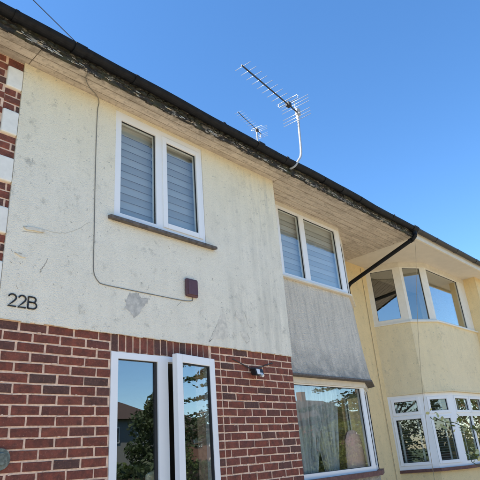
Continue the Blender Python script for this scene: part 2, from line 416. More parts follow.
def put_brick(x0, x1, z0, z1, rot=False):
    """one brick covering x0..x1, z0..z1"""
    global nbrick
    if x1-x0 < .022 or z1 - z0 < .02: return
    cx, cz = (x0+x1)/2, (z0+z1)/2
    px, py = pix((cx, 0, cz))
    yy = random.uniform(-.0018, .0008)
    if -14 < px < 490 and -10 < py < 492 and (cz < ZB or x0 > -.75):
        o = bpy.data.objects.new('brick', random.choice(variants)); COL.objects.link(o); o.parent = bw
        o.location = Vector((cx, .025+yy, cz)) - house.location
        o.scale = ((x1-x0)/.215, 1, (z1-z0)/.065)
        if rot: o.rotation_euler.y = 0
        else: o.rotation_euler.y = random.uniform(-.006, .006)
        nbrick += 1
    else: stuffb.box(x0, x1, yy, .05, z0, z1)
def lay(xa, xb, ztop, zbot, phase=0.0, jit=.006):
    k = 0; z = ztop
    while z - .075 > zbot - .03:
        off = (0 if k % 2 == 0 else .1125) + phase + random.uniform(-jit, jit)
        n = math.floor((xa-off)/.225); x = off + n*.225
        while x < xb:
            j = random.uniform(-.003, .003)
            a, b = max(x+.008, xa), min(x+.217+j, xb)
            put_brick(a, b, z-.068+random.uniform(-.0015, .0015), z-.007)
            x += .225
        z -= .075; k += 1
lay(-4.2, D0-.004, ZB-.001, 0, 0.0)
lay(2.092, 3.246, ZB-.001, 0, .03)
# cut bricks between the window jamb and the straight joint
z = ZB-.001-.0
k = 0
while z > .05:
    put_brick(D1+.003+(.0 if k % 2 else .0), 2.076, z-.068, z-.007); z -= .075; k += 1
lay(D0, D1, DZ0-.002, 0, .06)
x = D0 + .006
while x < D1 + .0:
    put_brick(x, min(x+.062+random.uniform(-.003, .003), D1-.002), DZ1+.004, ZB-.004); x += .0755
# quoin strip on the left
def overlap(a, b, zz): return any(a < q1 and b > q0 for q0, q1 in zz)
blocks = [(4.70, 4.925), (4.235, 4.475), (3.79, 4.02), (3.34, 3.57), (2.89, 3.12)]
z = ZB + .0005; k = 0
rowz = []
segs = []; lo = ZB
for b0, b1 in sorted(blocks): segs.append((lo, b0)); lo = b1
segs.append((lo, ZS-.005))
def quoin_rows(xa, xb, phase, gaps):
    i = 0
    for g0, g1 in gaps:
        n = max(1, round((g1-g0)/.075)); h = (g1-g0)/n
        for r_ in range(n):
            z0 = g0 + r_*h; off = phase + (.1125 if i % 2 else 0); i += 1
            n0 = math.floor((xa-off)/.225); x = off+n0*.225
            while x < xb:
                put_brick(max(x+.008, xa), min(x+.217, xb), z0+.007, z0+h-.007); x += .225
quoin_rows(-.305, -.172, .02, segs)
quoin_rows(-.485, -.306, .13, [(ZB, ZS-.005)])
quoin_rows(-.62, -.486, .02, segs)
for b0, b1 in blocks:
    for xa, xb in ((-.308, -.1725), (-.618, -.482)):
        me = MB().box(xa, xb, -.022, .05, b0+.004, b1-.004)
        obj('quoin_block', me, 'white_stone', house, bevel=.012)
sm_ = MB()
for k in range(420):
    x = random.uniform(-.5, 3.2); z = ZB - .075*random.randint(1, 19) - .001 + random.choice((-.004, .004, 0))
    if D0-.06 < x < D1+.06: continue
    l_ = random.uniform(.012, .05); h_ = random.uniform(.003, .007)
    sm_.hexa([(x, -.0005, z-h_), (x+l_, -.001, z-h_*.6), (x+l_, .006, z-h_*.6), (x, .006, z-h_), (x+l_*.2, -.001, z+h_*.7), (x+l_*.9, -.0005, z+h_), (x+l_*.9, .006, z+h_), (x+l_*.2, .006, z+h_*.7)])
obj('mortar_smears', sm_, 'mortar', bw, kind='stuff')
obj('bricks', stuffb, 'brick', bw, kind='stuff')

# first-floor window of the wing
win = window(FX0, W1[0]+.003, W1[1]-.003, W1[2]+.002, W1[3]-.002,
             [(.858, 1.292, 3.832, 4.895, 'fix'), (1.385, 1.90, 3.835, 4.905, 'sash')], house, w=.012, name='window', glass='glass_old')
obj('vent_slot', MB().box(1.54, 1.76, -.008, .0, 4.935, 4.945), 'seal', win)
mb = MB().hexa([(.725,-.075,3.725),(2.07,-.075,3.725),(2.07,.0,3.735),(.725,.0,3.735),(.725,-.075,3.758),(2.07,-.075,3.758),(2.07,.0,3.776),(.725,.0,3.776)])
obj('sill', mb, 'sill', win, bevel=.006)
# ground floor window
fx0, fx1 = D0+.003, D1-.003
mb = MB(); wd = -.066; wf = .004
F = FX0
mb.box(fx0, .872, -wf, .066, DZ0+.002, DZ1-.002).box(1.292, 1.405, -wf, .066, DZ0+.002, DZ1-.002).box(1.905, fx1, -wf, .066, DZ0+.002, DZ1-.002)
mb.box(.872, 1.292, -wf, .066, 2.468, DZ1-.002).box(.872, 1.292, -wf, .066, DZ0+.002, .97).box(1.405, 1.905, -wf, .066, 2.475, DZ1-.002).box(1.405, 1.905, -wf, .066, DZ0+.002, .96)
win = obj('window', mb, 'upvc', house, label='ground floor window with its right casement standing open')
g = .007
obj('seal', MB().box(.872, .872+g, .016, .03, .97, 2.468).box(1.292-g*4, 1.292, .014, .03, .97, 2.468).box(.872+g, 1.292-g*4, .0155, .03, 2.468-g, 2.468), 'seal', win)
obj('pane', MB().box(.875, 1.289, .024, .030, .972, 2.465), 'glass', win)
TH = R(8.5); hx, hy = 1.93, -.008
CF = ((hx-.55*math.cos(TH), hy-.55*math.sin(TH)), (math.cos(TH), math.sin(TH)))
cz0, cz1, cw = .935, 2.53, .55; s_ = .076
mb = MB().fbox(CF, 0, s_, 0, .06, cz0, cz1).fbox(CF, cw-s_, cw, 0, .06, cz0, cz1).fbox(CF, s_, cw-s_, 0, .0595, cz1-s_, cz1).fbox(CF, s_, cw-s_, 0, .0595, cz0, cz0+s_)
obj('open_casement', mb, 'upvc', win, bevel=.005)
g = .009
obj('seal', MB().fbox(CF, s_, s_+g, .02, .05, cz0+s_, cz1-s_).fbox(CF, cw-s_-g, cw-s_, .02, .05, cz0+s_, cz1-s_).fbox(CF, s_+g, cw-s_-g, .02, .049, cz1-s_-g, cz1-s_), 'seal', win)
obj('pane', MB().fbox(CF, s_+.003, cw-s_-.003, .03, .036, cz0+s_+.003, cz1-s_-.003), 'glass', win)
obj('sill', MB().box(D0-.05, D1+.05, -.06, .0, DZ0-.045, DZ0+.001), 'sill_red', win, bevel=.005)
obj('window_stay', MB().tube([(1.6, .0, .985), (1.55, -.06, .985)], .006), 'metal', win)

# bay of 22B : front, two splays
BY = .34
bayP = [(3.2503, BY), (5.33, BY), (5.93, BY+.315), (6.15, 1.2)]
def faces(P):
    out = []
    for a, b in zip(P[:-1], P[1:]):
        l = math.hypot(b[0]-a[0], b[1]-a[1]); out.append(((a, ((b[0]-a[0])/l, (b[1]-a[1])/l)), l))
    return out
BF = faces(bayP)
# apron (loft, flares out at the foot)
def loft(mb, rows):
    """rows: list of (z, polyline) from top to bottom; builds outer skin"""
    for (z1, p1), (z0, p0) in zip(rows[:-1], rows[1:]):
        for i in range(len(p1)-1):
            mb.quad([(*p0[i], z0), (*p0[i+1], z0), (*p1[i+1], z1), (*p1[i], z1)])
def offset(P, d):
    ns = []
    for a, b in zip(P[:-1], P[1:]):
        l = math.hypot(b[0]-a[0], b[1]-a[1]); ns.append(((b[1]-a[1])/l, -(b[0]-a[0])/l))
    out = []
    for i, p in enumerate(P):
        if i == 0: n = ns[0]; k = d
        elif i == len(P)-1: n = ns[-1]; k = d
        else:
            n = (ns[i-1][0]+ns[i][0], ns[i-1][1]+ns[i][1]); l = math.hypot(*n); n = (n[0]/l, n[1]/l)
            k = d/max(.3, n[0]*ns[i][0]+n[1]*ns[i][1])
        out.append((p[0]+n[0]*k, p[1]+n[1]*k))
    out[0] = (P[0][0], out[0][1])
    return out
def bay_apron(name, P, prof, mat, parent):
    mb = MB(); loft(mb, [(z, offset(P, d)) for z, d in prof])
    zt, dt = prof[0]; zb, db = prof[-1]
    o1, i1 = offset(P, dt), offset(P, -.12); ob = offset(P, db)
    for i in range(len(P)-1):
        mb.quad([(*o1[i], zt), (*o1[i+1], zt), (*i1[i+1], zt), (*i1[i], zt)])
        mb.quad([(*i1[i], zb), (*i1[i+1], zb), (*ob[i+1], zb), (*ob[i], zb)])
        mb.quad([(*i1[i+1], zb), (*i1[i], zb), (*i1[i], zt), (*i1[i+1], zt)])
    return obj(name, mb, mat, parent)
prof = [(3.835, .005), (3.70, .012), (3.4, .028), (3.1, .05), (2.8, .08), (2.62, .105), (2.535, .125)]
bay_apron('apron', bayP, prof, 'apron', house)
def band(P, d, z0, z1, back=-.12):
    mb = MB(); a = offset(P, d); b = offset(P, back)
    for i in range(len(P)-1):
        mb.hexa([(*a[i], z0), (*a[i+1], z0), (*b[i+1], z0), (*b[i], z0), (*a[i], z1), (*a[i+1], z1), (*b[i+1], z1), (*b[i], z1)])
    return mb
obj('apron_edge', band(bayP, .14, 2.512, 2.534), 'sill', house)
obj('bay_beam', band(bayP, .03, 2.44, 2.511), 'cream_frame', house)
obj('bay_head', band(bayP, .004, 4.965, ZS), 'cream_frame', house)
obj('bay_sill', band(bayP, .055, 3.836, 3.862), 'cream_frame', house)
(F1, l1), (F2, l2), (F3, l3) = BF
o = 3.2503
obj('bay_panel', MB().fbox(F1, 0, 3.69-o, -.08, 0, 3.863, 4.964), 'render', house)
window(F1, 3.69-o, 5.33-o, 3.863, 4.964, [(3.762-o, 4.25-o, 3.925, 4.925, 'fix'), (4.365-o, 5.205-o, 3.925, 4.93, 'fix')], house, w=.0, glass='glass_old')
window(F2, .003, l2, 3.863, 4.964, [(.07, l2-.07, 3.93, 4.92, 'fix')], house, w=-.002)
window(F3, .003, l3, 3.863, 4.964, [(.07, l3-.07, 3.93, 4.92, 'fix')], house, w=-.004)
window(F1, .002, 5.33-o, 1.325, 2.439, [(.06, 5.235-o, 1.385, 2.425, 'fix')], house, w=.0, glass='glass_bay')
window(F2, .003, l2, 1.325, 2.439, [(.06, l2-.06, 1.385, 2.40, 'fix')], house, w=-.002)
window(F3, .003, l3, 1.325, 2.439, [(.06, l3-.06, 1.385, 2.40, 'fix')], house, w=-.004)
obj('bay_sill', band(bayP, .075, 1.265, 1.324), 'sill_red', house)
obj('bay_base', band(bayP, .01, 0, 1.264), 'apron', house)
obj('recess_wall', MB().box(6.0, 6.85, 1.2, 1.45, 0, ZS), 'yellow', house)
# soffit boards
sf = obj('soffit', MB().box(-4.2, 6.848, -.26, 1.25, ZS+.022, ZS+.045), 'seal', house)
def boards(x0, x1, ys, cuts):
    for y in ys:
        xs = [x0]
        for c in cuts: 
            if random.random() < .55: xs.append(c+random.choice((-.35, 0, .3)))
        xs = sorted(x for x in xs if x0 <= x < x1-.1) + [x1]
        for a, b in zip(xs[:-1], xs[1:]):
            mbb = MB().box(a+.002, b-.002, y+.0045, y+.0925, ZS+random.uniform(-.003, .003), ZS+.0215)
            obj('soffit_board', mbb, 'soffit', sf, bevel=.003)
YSO = [-.281+.097*i for i in range(16)]
boards(-4.2, -.14, YSO[:3], []); boards(-.137, 3.282, YSO[:3], [1.35] if 0 else [])
boards(3.285, 6.846, YSO, [4.6, 5.6])
# fascia and gutter
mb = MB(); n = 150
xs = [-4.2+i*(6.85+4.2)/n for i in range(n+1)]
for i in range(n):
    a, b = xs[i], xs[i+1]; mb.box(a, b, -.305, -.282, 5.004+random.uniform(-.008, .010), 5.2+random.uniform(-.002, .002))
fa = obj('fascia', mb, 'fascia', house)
mb = MB()
for k in range(190):
    x = random.uniform(-1.2, 6.7); l_ = random.uniform(.01, .07); z = random.uniform(5.0, 5.06); h_ = random.uniform(.006, .028); o_ = random.uniform(.004, .022)
    mb.hexa([(x, -.307-o_, z), (x+l_, -.307-o_*.6, z+.004), (x+l_, -.305-o_*.6, z+.004), (x, -.305-o_, z), (x-.004, -.3065, z+h_), (x+l_*.8, -.3065, z+h_*.8), (x+l_*.8, -.3045, z+h_*.8), (x-.004, -.3045, z+h_)])
obj('peeling_paint', mb, 'flake', fa, kind='stuff')
def gutter(name, x0, x1, mat, parent, cy=-.36, zt=5.15, r=.058, sag=.006, n=60, th=.006):
    mb = MB(); segs = 10; prof_ = []
    for k in range(segs+1):
        t = math.pi*k/segs; prof_.append((-math.cos(t), -math.sin(t)))
    ph = random.random()*6; rows = []
    for i in range(n+1):
        x = x0+(x1-x0)*i/n; dz = sag*math.sin(x*1.7+ph)+sag*.5*math.sin(x*5.1+ph*2); dy = sag*.6*math.sin(x*2.3+ph)
        base = len(mb.v)
        for (c, s) in prof_: mb.v.append((x, cy+dy+c*r, zt+dz+s*r))
        for (c, s) in reversed(prof_): mb.v.append((x, cy+dy+c*(r-th), zt+dz+s*(r-th)))
        rows.append(base)
    m_ = 2*(segs+1)
    for a, b in zip(rows[:-1], rows[1:]):
        for k in range(m_):
            k2 = (k+1) % m_; mb.f.append((a+k, a+k2, b+k2, b+k)); mb.sm.append(False)
    mb.f.append(tuple(rows[0]+k for k in range(m_))[::-1]); mb.sm.append(False)
    mb.f.append(tuple(rows[-1]+k for k in range(m_))); mb.sm.append(False)
    g = obj(name, mb, mat, parent); return g
gt = gutter('gutter', -4.2, 6.70, 'gutter', house, sag=.008, n=110)
def clip(x, w_, r=.064, cy=-.36, zt=5.15, z_up=.012):
    mb = MB(); pr_ = [(-math.cos(math.pi*k/8), -math.sin(math.pi*k/8)) for k in range(9)]
    for (c0, s0), (c1, s1) in zip(pr_[:-1], pr_[1:]):
        mb.hexa([(x, cy+c0*r, zt+s0*r), (x+w_, cy+c0*r, zt+s0*r), (x+w_, cy+c1*r, zt+s1*r), (x, cy+c1*r, zt+s1*r),
                 (x, cy+c0*(r-.01), zt+s0*(r-.01)+z_up), (x+w_, cy+c0*(r-.01), zt+s0*(r-.01)+z_up), (x+w_, cy+c1*(r-.01), zt+s1*(r-.01)+z_up), (x, cy+c1*(r-.01), zt+s1*(r-.01)+z_up)])
    return mb
for x in (-2.9, -1.6, -.45, .75, 1.95, 3.1, 3.95, 4.9, 5.9): obj('gutter_bracket', clip(x, .035), 'gutter', gt)
for x in (.1, 2.55, 4.4): obj('gutter_union', clip(x, .11, .067), 'gutter', gt)
obj('gutter_outlet', clip(6.62, .16, .075).tube([(6.70, -.36, 5.11), (6.70, -.36, 5.0)], .04, 12), 'gutter', gt)
mb = MB()
for k in range(620):
    x = random.uniform(-1.2, 6.6) if k % 2 else random.gauss(1.2, 1.0); y = random.choice((-.31, -.315, -.36, -.31, -.33, -.325, -.315)); z = random.uniform(5.135, 5.15) if y < -.32 else random.uniform(5.05, 5.16)
    r_ = random.uniform(.008, .022); mb.blob((x, y, z), (r_*1.8, r_, r_*.7))
obj('gutter_moss', mb, 'moss', gt, kind='stuff')
# downpipe offset running back to the wall
dp = obj('downpipe', MB().tube([(6.70, -.36, 5.03), (6.70, -.355, 4.985), (6.70, -.31, 4.95), (6.70, 1.06, 4.52), (6.70, 1.12, 4.47), (6.70, 1.135, 4.40), (6.70, 1.135, 0.05)], .036, 12), 'gutter', house)
obj('pipe_collar', MB().tube([(6.70, -.30, 4.947), (6.70, -.24, 4.928)], .043, 12), 'gutter', dp)
# roof
def roof(parent, x0, x1, name='roof'):
    rf = obj(name, MB().hexa([(x0,-.30,5.15),(x1,-.30,5.15),(x1,4.3,8.5),(x0,4.3,8.5),(x0,-.30,5.19),(x1,-.30,5.19),(x1,4.3,8.56),(x0,4.3,8.56)])
             .hexa([(x0,4.3,8.5),(x1,4.3,8.5),(x1,8.9,5.15),(x0,8.9,5.15),(x0,4.3,8.56),(x1,4.3,8.56),(x1,8.9,5.19),(x0,8.9,5.19)]), 'tile', parent)
    mb = MB(); rows = 18
    for r_ in range(rows):
        y0 = -.355 + r_*.26; x = x0 - (.11 if r_ % 2 else 0)
        while x < x1:
            a, b = max(x, x0), min(x+.21, x1)
            if b-a > .03:
                z0 = 5.178 + (y0+.355)*.728 + random.uniform(-.004, .006)
                j = random.uniform(-.012, .012)
                mb.hexa([(a+.003,y0+j,z0),(b-.003,y0+j,z0),(b-.003,y0+.3,z0+.205),(a+.003,y0+.3,z0+.205),(a+.003,y0+j,z0+.02),(b-.003,y0+j,z0+.02),(b-.003,y0+.3,z0+.215),(a+.003,y0+.3,z0+.215)])
            x += .22
    obj('roof_tiles', mb, 'tile', rf, kind='stuff')
    return rf
rf = roof(house, -4.2, 6.85)
CHX, CHY = 7.55, 3.75
# inside: floors, back and side walls so the rooms are closed
obj('floor', MB().box(-4.1, 6.84, .26, 8.3, 0, .15), 'floorb', house)
obj('floor', MB().box(-4.1, 6.73, 1.25, 8.3, 2.55, 2.75).box(-4.1, 3.09, .26, 1.249, 2.55, 2.75).prism([(3.26, .5), (5.25, .5), (5.75, .76), (5.95, 1.249), (3.26, 1.249)], 2.55, 2.75), 'interior', house)
obj('ceiling', MB().box(-4.1, 6.84, .3, 8.3, ZS+.05, ZS+.12), 'interior', house)
obj('wall', MB().box(-4.2, 6.85, 8.3, 8.5, 0, ZS+.1), 'render', house)
obj('gable_wall', MB().box(-4.4, -4.201, 0, 8.5, 0, ZS+.1), 'render', house)
obj('party_wall', MB().box(6.74, 6.85, 1.451, 8.3, 0, ZS+.04), 'interior', house)
obj('partition', MB().box(3.1, 3.2, 1.001, 8.3, .151, 2.549).box(3.1, 3.2, 1.001, 8.3, 2.751, ZS), 'interior', house)
obj('partition', MB().box(-4.1, 6.7, 4.3, 4.4, .151, 2.549).box(-4.1, 6.7, 3.6, 3.7, 2.751, ZS), 'interior', house)

# plaster defects: proud flakes, bare patches, cracks
def poly_patch(name, pts, mat, y=-.0175, th=.004, jit=.006, sub=3):
    P = []
    for (a, b) in zip(pts, pts[1:]+pts[:1]):
        for k in range(sub):
            t = k/sub; P.append((a[0]+(b[0]-a[0])*t+random.uniform(-jit, jit), a[1]+(b[1]-a[1])*t+random.uniform(-jit, jit)))
    n = len(P); mb = MB()
    mb.v = [(x, y, z) for x, z in P] + [(x, y+th, z) for x, z in P]
    mb.f.append(tuple(range(n))); mb.sm.append(False)
    for k in range(n): mb.f.append((k, n+k, n+(k+1) % n, (k+1) % n)); mb.sm.append(False)
    bm = bmesh.new(); me = mb.data('x'); bm.from_mesh(me); bmesh.ops.recalc_face_normals(bm, faces=bm.faces[:]); bm.to_mesh(me); bm.free()
    me2 = me; o = bpy.data.objects.new(name, me2); COL.objects.link(o)
    for v in me2.vertices: v.co -= house.location
    me2.materials.append(M[mat]); o.parent = house; return o
# (pixel) -> wall plane
def onwall(px, py, Y=-.016):
    d = FWD*520.14 + RGT*(px-240) - UPV*(py-240); k = (Y-CAM.y)/d.y; p = CAM + d*k; return (p.x, p.z)
def patch_px(name, pts, mat, **k): return poly_patch(name, [onwall(*p) for p in pts], mat, **k)
patch_px('bare_patch', [(129,293),(138,293),(141,298),(148,298),(147,303),(143,307),(140,313),(134,318),(129,311),(125,307),(126,300)], 'patch', jit=.007, sub=5)
patch_px('bare_patch', [(221,313),(225,314),(227,325),(228,338),(222,340),(213,338),(209,342),(214,331),(217,324)], 'flake', jit=.006, sub=5)
patch_px('bare_patch', [(236,311),(241,313),(245,320),(243,324),(238,320),(235,316)], 'flake', jit=.005, sub=4)
patch_px('bare_patch', [(240,331),(246,333),(250,340),(247,343),(242,338)], 'flake', jit=.005, sub=4)
def crack(pts, wd=.003, y=-.0172, mat='crack'):
    wd *= .62
    P = [onwall(*p) for p in pts]; q = []
    for a, b in zip(P[:-1], P[1:]):
        for k in range(4):
            t = k/4; q.append((a[0]+(b[0]-a[0])*t+random.uniform(-.006, .006), a[1]+(b[1]-a[1])*t+random.uniform(-.006, .006)))
    q.append(P[-1]); mb = MB()
    for a, b in zip(q[:-1], q[1:]):
        dx, dz = b[0]-a[0], b[1]-a[1]; l = math.hypot(dx, dz) or 1; nx, nz = -dz/l*wd/2, dx/l*wd/2
        mb.hexa([(a[0]-nx,y,a[1]-nz),(b[0]-nx,y,b[1]-nz),(b[0]-nx,y+.003,b[1]-nz),(a[0]-nx,y+.003,a[1]-nz),(a[0]+nx,y,a[1]+nz),(b[0]+nx,y,b[1]+nz),(b[0]+nx,y+.003,b[1]+nz),(a[0]+nx,y+.003,a[1]+nz)])
    return obj('crack', mb, mat, house)
crack([(23,226),(30,228),(43,230)], .012); crack([(43,230),(58,233),(67,233),(80,228),(90,222)], .0035)
crack([(15,252),(21,254),(25,256)], .010); crack([(48,259),(44,266),(41,270),(40,273)], .010)
crack([(11,249),(13,252)], .004); crack([(10,261),(12,263)], .007); crack([(19,262),(21,264)], .005); crack([(16,285),(18,289)], .004)
crack([(125,299),(126,306),(129,311),(134,318)], .009); crack([(138,293),(141,298),(148,298),(147,303)], .007); crack([(147,290),(149,285)], .004)
crack([(209,342),(214,331),(217,324)], .006); crack([(228,338),(226,330)], .006); crack([(236,311),(235,316),(243,324),(245,320)], .008)
crack([(244,312),(249,327),(252,328)], .005); crack([(240,331),(243,338),(247,343),(250,340),(247,333)], .006); crack([(234,333),(234,338)], .006)
crack([(177,306),(181,302)], .006); crack([(212,278),(213,281)], .010); crack([(188,324),(191,324)], .004); crack([(168,246),(170,249)], .006)
def flake(px, py, L, H):
    x, z = onwall(px, py); mb = MB()
    mb.hexa([(x,-.0165,z),(x+L,-.0165,z-L*.02),(x+L,-.0165,z-L*.02+H),(x,-.0165,z+H),(x,-.045,z+.004),(x+L,-.038,z-L*.02+.004),(x+L,-.018,z-L*.02+H),(x,-.018,z+H)])
    obj('plaster_flake', mb, 'flake', house)
patch_px('plaster_flake', [(23,227),(30,227),(38,229),(44,231),(43,233),(33,231),(26,230)], 'flake', jit=.004, sub=2, y=-.030, th=.013)
patch_px('plaster_flake', [(15,253),(21,254),(26,257),(25,258),(19,256)], 'flake', jit=.003, sub=2, y=-.026, th=.010)
crack([(23,231),(43,233)], .007)

# ------------------------------------------------------------------ things on the wall
hn = thing('house_number', (-.10, -.02, 2.775), 'black house number reading 22B on the cream wall above the bricks', 'house number')
def stroke_char(name, lines, x0, z0, w_, h_):
    """lines: strokes in a unit box, swept as flat bars with a square-ish section"""
    mb = MB()
    for L in lines: mb.tube([(x0+u*w_, -.021, z0+v*h_) for u, v in L], .0062, 8)
    obj(name, mb, 'black', hn)
arc = lambda cx, cy, rx, ry, a0, a1, n=12: [(cx+rx*math.cos(R(a0+(a1-a0)*k/n)), cy+ry*math.sin(R(a0+(a1-a0)*k/n))) for k in range(n+1)]
two = [arc(.48, .72, .46, .28, 165, -35, 14) + [(.55, .34), (.02, 0), (1, 0)]]
bee = [[(0, 0), (0, 1)], [(0, 1), (.5, 1)] + arc(.52, .77, .34, .23, 90, -90)[1:] + [(0, .54)], [(0, .54), (.5, .54)] + arc(.56, .27, .42, .27, 90, -90)[1:] + [(0, 0)]]
stroke_char('digit', two, -.106, 2.779, .062, .092); stroke_char('digit', two, -.030, 2.779, .060, .092); stroke_char('letter', bee, .046, 2.779, .070, .092)
def wpt(px, py, Y=-.021): x, z = onwall(px, py, Y); return (x, Y, z)
def curve_pts(pts, n=6):
    P = [Vector(p) for p in pts]; out = []
    for i in range(len(P)-1):
        p0 = P[max(i-1, 0)]; p1 = P[i]; p2 = P[i+1]; p3 = P[min(i+2, len(P)-1)]
        for k in range(n):
            t = k/n; out.append(.5*((2*p1)+(p2-p0)*t+(2*p0-5*p1+4*p2-p3)*t*t+(3*p1-p0-3*p2+p3)*t**3))
    out.append(P[-1]); return out
cb = curve_pts([(.30, -.30, 5.0), (.33, -.2, 5.015), (.42, -.11, 5.018), (.54, -.05, 5.012), (.585, -.022, 4.97), wpt(97.5, 112), wpt(96, 150), wpt(95, 190), wpt(94.3, 230), wpt(93.6, 262), wpt(94.3, 274), wpt(98.5, 281.5), wpt(104, 284.5), wpt(130, 290), wpt(160, 296), wpt(182, 300.3), (1.70, -.021, 3.098), (1.722, -.022, 3.112), (1.725, -.022, 3.145)])
tag(obj('wall_cable', MB().tube(cb, .0036, 6), 'cable', loc=(.6, 0, 3.1)), 'thin grey cable running down the cream wall to the maroon box', 'cable')
jb = thing('junction_box', (1.71, -.016, 3.135), 'small maroon plastic box on the cream wall below the first window', 'box')
obj('box_body', MB().box(1.622, 1.782, -.055, -.0165, 3.132, 3.325), 'box', jb, bevel=.028)
obj('box_lid', MB().box(1.640, 1.764, -.062, -.0555, 3.152, 3.305), 'box', jb, bevel=.003)
sl = thing('security_light', (2.56, 0, 2.39), 'small black and white security light hanging on the brick wall', 'light')
obj('mount', MB().box(2.525, 2.60, -.03, -.004, 2.44, 2.495), 'black', sl, bevel=.006)
obj('housing', MB().hexa([(2.50,-.11,2.40),(2.62,-.11,2.40),(2.62,-.03,2.41),(2.50,-.03,2.41),(2.50,-.09,2.475),(2.62,-.09,2.475),(2.62,-.03,2.48),(2.50,-.03,2.48)]), 'black', sl, bevel=.006)
obj('lens', MB().hexa([(2.508,-.118,2.41),(2.555,-.118,2.41),(2.555,-.108,2.41),(2.508,-.108,2.41),(2.508,-.102,2.468),(2.555,-.102,2.468),(2.555,-.092,2.468),(2.508,-.092,2.468)]), 'white_dev', sl, bevel=.004)
obj('sensor', MB().tube([(2.585, -.09, 2.415), (2.585, -.12, 2.395)], [.022, .016], 10), 'white_dev', sl)
tag(obj('light_cable', MB().tube(curve_pts([(2.26, -.006, 2.565), (2.33, -.006, 2.545), (2.42, -.008, 2.515), (2.50, -.012, 2.488), (2.545, -.02, 2.48), (2.60, -.012, 2.49), (2.70, -.008, 2.515), (2.80, -.006, 2.545), (2.90, -.006, 2.57)]), .0055, 6), 'cable_dark', loc=(2.56, 0, 2.5)), 'dark cable drooping across the bricks on both sides of the security light', 'cable')
vt = thing('round_vent', (-.05, 0, 1.655), 'round tarnished metal vent cap on the bricks at the left edge', 'vent')
obj('flange', MB().tube([(-.052, -.002, 1.722), (-.052, -.022, 1.722)], [.068, .066], 24), 'brass', vt, bevel=.003)
obj('hub', MB().tube([(-.052, -.0225, 1.722), (-.052, -.045, 1.722)], [.042, .034], 20), 'brass', vt, bevel=.004)

# blinds
def zebra(name, x0, x1, y, z0, z1, label):
    b = thing(name, ((x0+x1)/2, y, z0), label, 'blind', 'striped blinds behind upstairs windows')
    obj('head_rail', MB().box(x0, x1, y-.02, y+.03, z1-.04, z1), 'blind_b', b)
    z = z1-.041; k = 0
    while z > z0+.02:
        h = min(.085, z-z0); a = k % 2
        dy = .0
        mb = MB().hexa([(x0,y-.006,z-h),(x1,y-.006,z-h),(x1,y-.002,z-h),(x0,y-.002,z-h),(x0,y+.006,z+.003),(x1,y+.006,z+.003),(x1,y+.010,z+.003),(x0,y+.010,z+.003)])
        obj('band', mb, 'blind_a' if a else 'blind_b', b); z -= h; k += 1
    obj('bottom_bar', MB().box(x0, x1, y-.008, y+.008, z0, z0+.018), 'blind_b', b)
    return b
zebra('roller_blind', .84, 1.32, .10, 3.81, 4.93, 'grey striped blind in the left pane of the window nearest 22B')
zebra('roller_blind', 1.38, 1.93, .10, 3.81, 4.93, 'grey striped blind in the right pane of the window nearest 22B')
zebra('roller_blind', 3.72, 4.30, BY+.11, 3.89, 4.96, 'blue-grey striped blind in the narrow pane of the upper bay window')
zebra('roller_blind', 4.33, 5.28, BY+.11, 3.89, 4.96, 'blue-grey striped blind in the wide pane of the upper bay window')
# net curtains of the lower bay
def net(x0, x1, y, z0, z1, pinch, label, ph):
    mb = MB(); n = 60; rows = 14; base = []
    for j in range(rows+1):
        t = j/rows; z = z1+(z0-z1)*t; k = 1-pinch*max(0, t-.1)**1.0
        for i in range(n+1):
            u = i/n; x = x0+(x1-x0)*(.5+(u-.5)*k) ; yy = y+.028*math.sin(u*38+ph)+.012*math.sin(u*91+ph*2+t)
            mb.v.append((x, yy, z))
    for j in range(rows):
        for i in range(n):
            a = j*(n+1)+i; mb.f.append((a, a+1, a+n+2, a+n+1)); mb.sm.append(True)
    o = obj('net_curtain', mb, 'net', loc=((x0+x1)/2, y, z0)); s = o.modifiers.new('s', 'SOLIDIFY'); s.thickness = .0015
    tag(o, label, 'curtain', 'net curtains in the lower bay window')
net(3.45, 4.45, BY+.13, 1.33, 2.435, .78, 'sheer white net curtain nearer the brick pier in the lower bay window', 0)
net(4.12, 4.85, BY+.15, 1.33, 2.435, .72, 'sheer white net curtain hanging in the middle of the lower bay window', 2)
# pink padded chair inside the lower bay
px0, pz0 = 5.12, 1.87
ch = thing('padded_chair', (px0, .70, .15), 'pale pink quilted chair back seen through the lower bay window', 'chair')
mb = MB(); nu, nv = 28, 40
for side in (0, 1):
    b0 = len(mb.v)
    for j in range(nv+1):
        for i in range(nu+1):
            u, v = i/nu*2-1, j/nv; x = px0+u*.25*(1-.25*v**3)
            q = .03*abs(math.sin(i*math.pi/2.33))*abs(math.sin(j*math.pi/2.33)); top = pz0 - .12*abs(u)**3.5
            z = .55+(top-.55)*v; e = (1-abs(u)**6)*(1-(2*v-1)**8)
            mb.v.append((x, .52+(-1 if side == 0 else 1)*(.04*e+q), z))
    for j in range(nv):
        for i in range(nu):
            a = b0+j*(nu+1)+i; f = (a, a+1, a+nu+2, a+nu+1); mb.f.append(f if side == 0 else f[::-1]); mb.sm.append(True)
obj('backrest', mb, 'pink', ch)
obj('seat', MB().box(px0-.19, px0+.19, .54, .92, .5, .62), 'pink', ch, bevel=.03)
for sx in (px0-.15, px0+.15):
    for sy in (.58, .88): obj('leg', MB().tube([(sx, sy, .15), (sx, sy, .5)], [.015, .02], 8), 'wood', ch)
cc = thing('dining_chair', (1.38, .4, .15), 'cream covered chair back inside the ground floor window', 'chair')
obj('backrest', MB().hexa([(1.22,.16,.62),(1.52,.16,.62),(1.52,.20,.62),(1.22,.20,.62),(1.245,.10,1.55),(1.50,.10,1.62),(1.50,.14,1.62),(1.245,.14,1.55)]), 'creamfab', cc, bevel=.018)
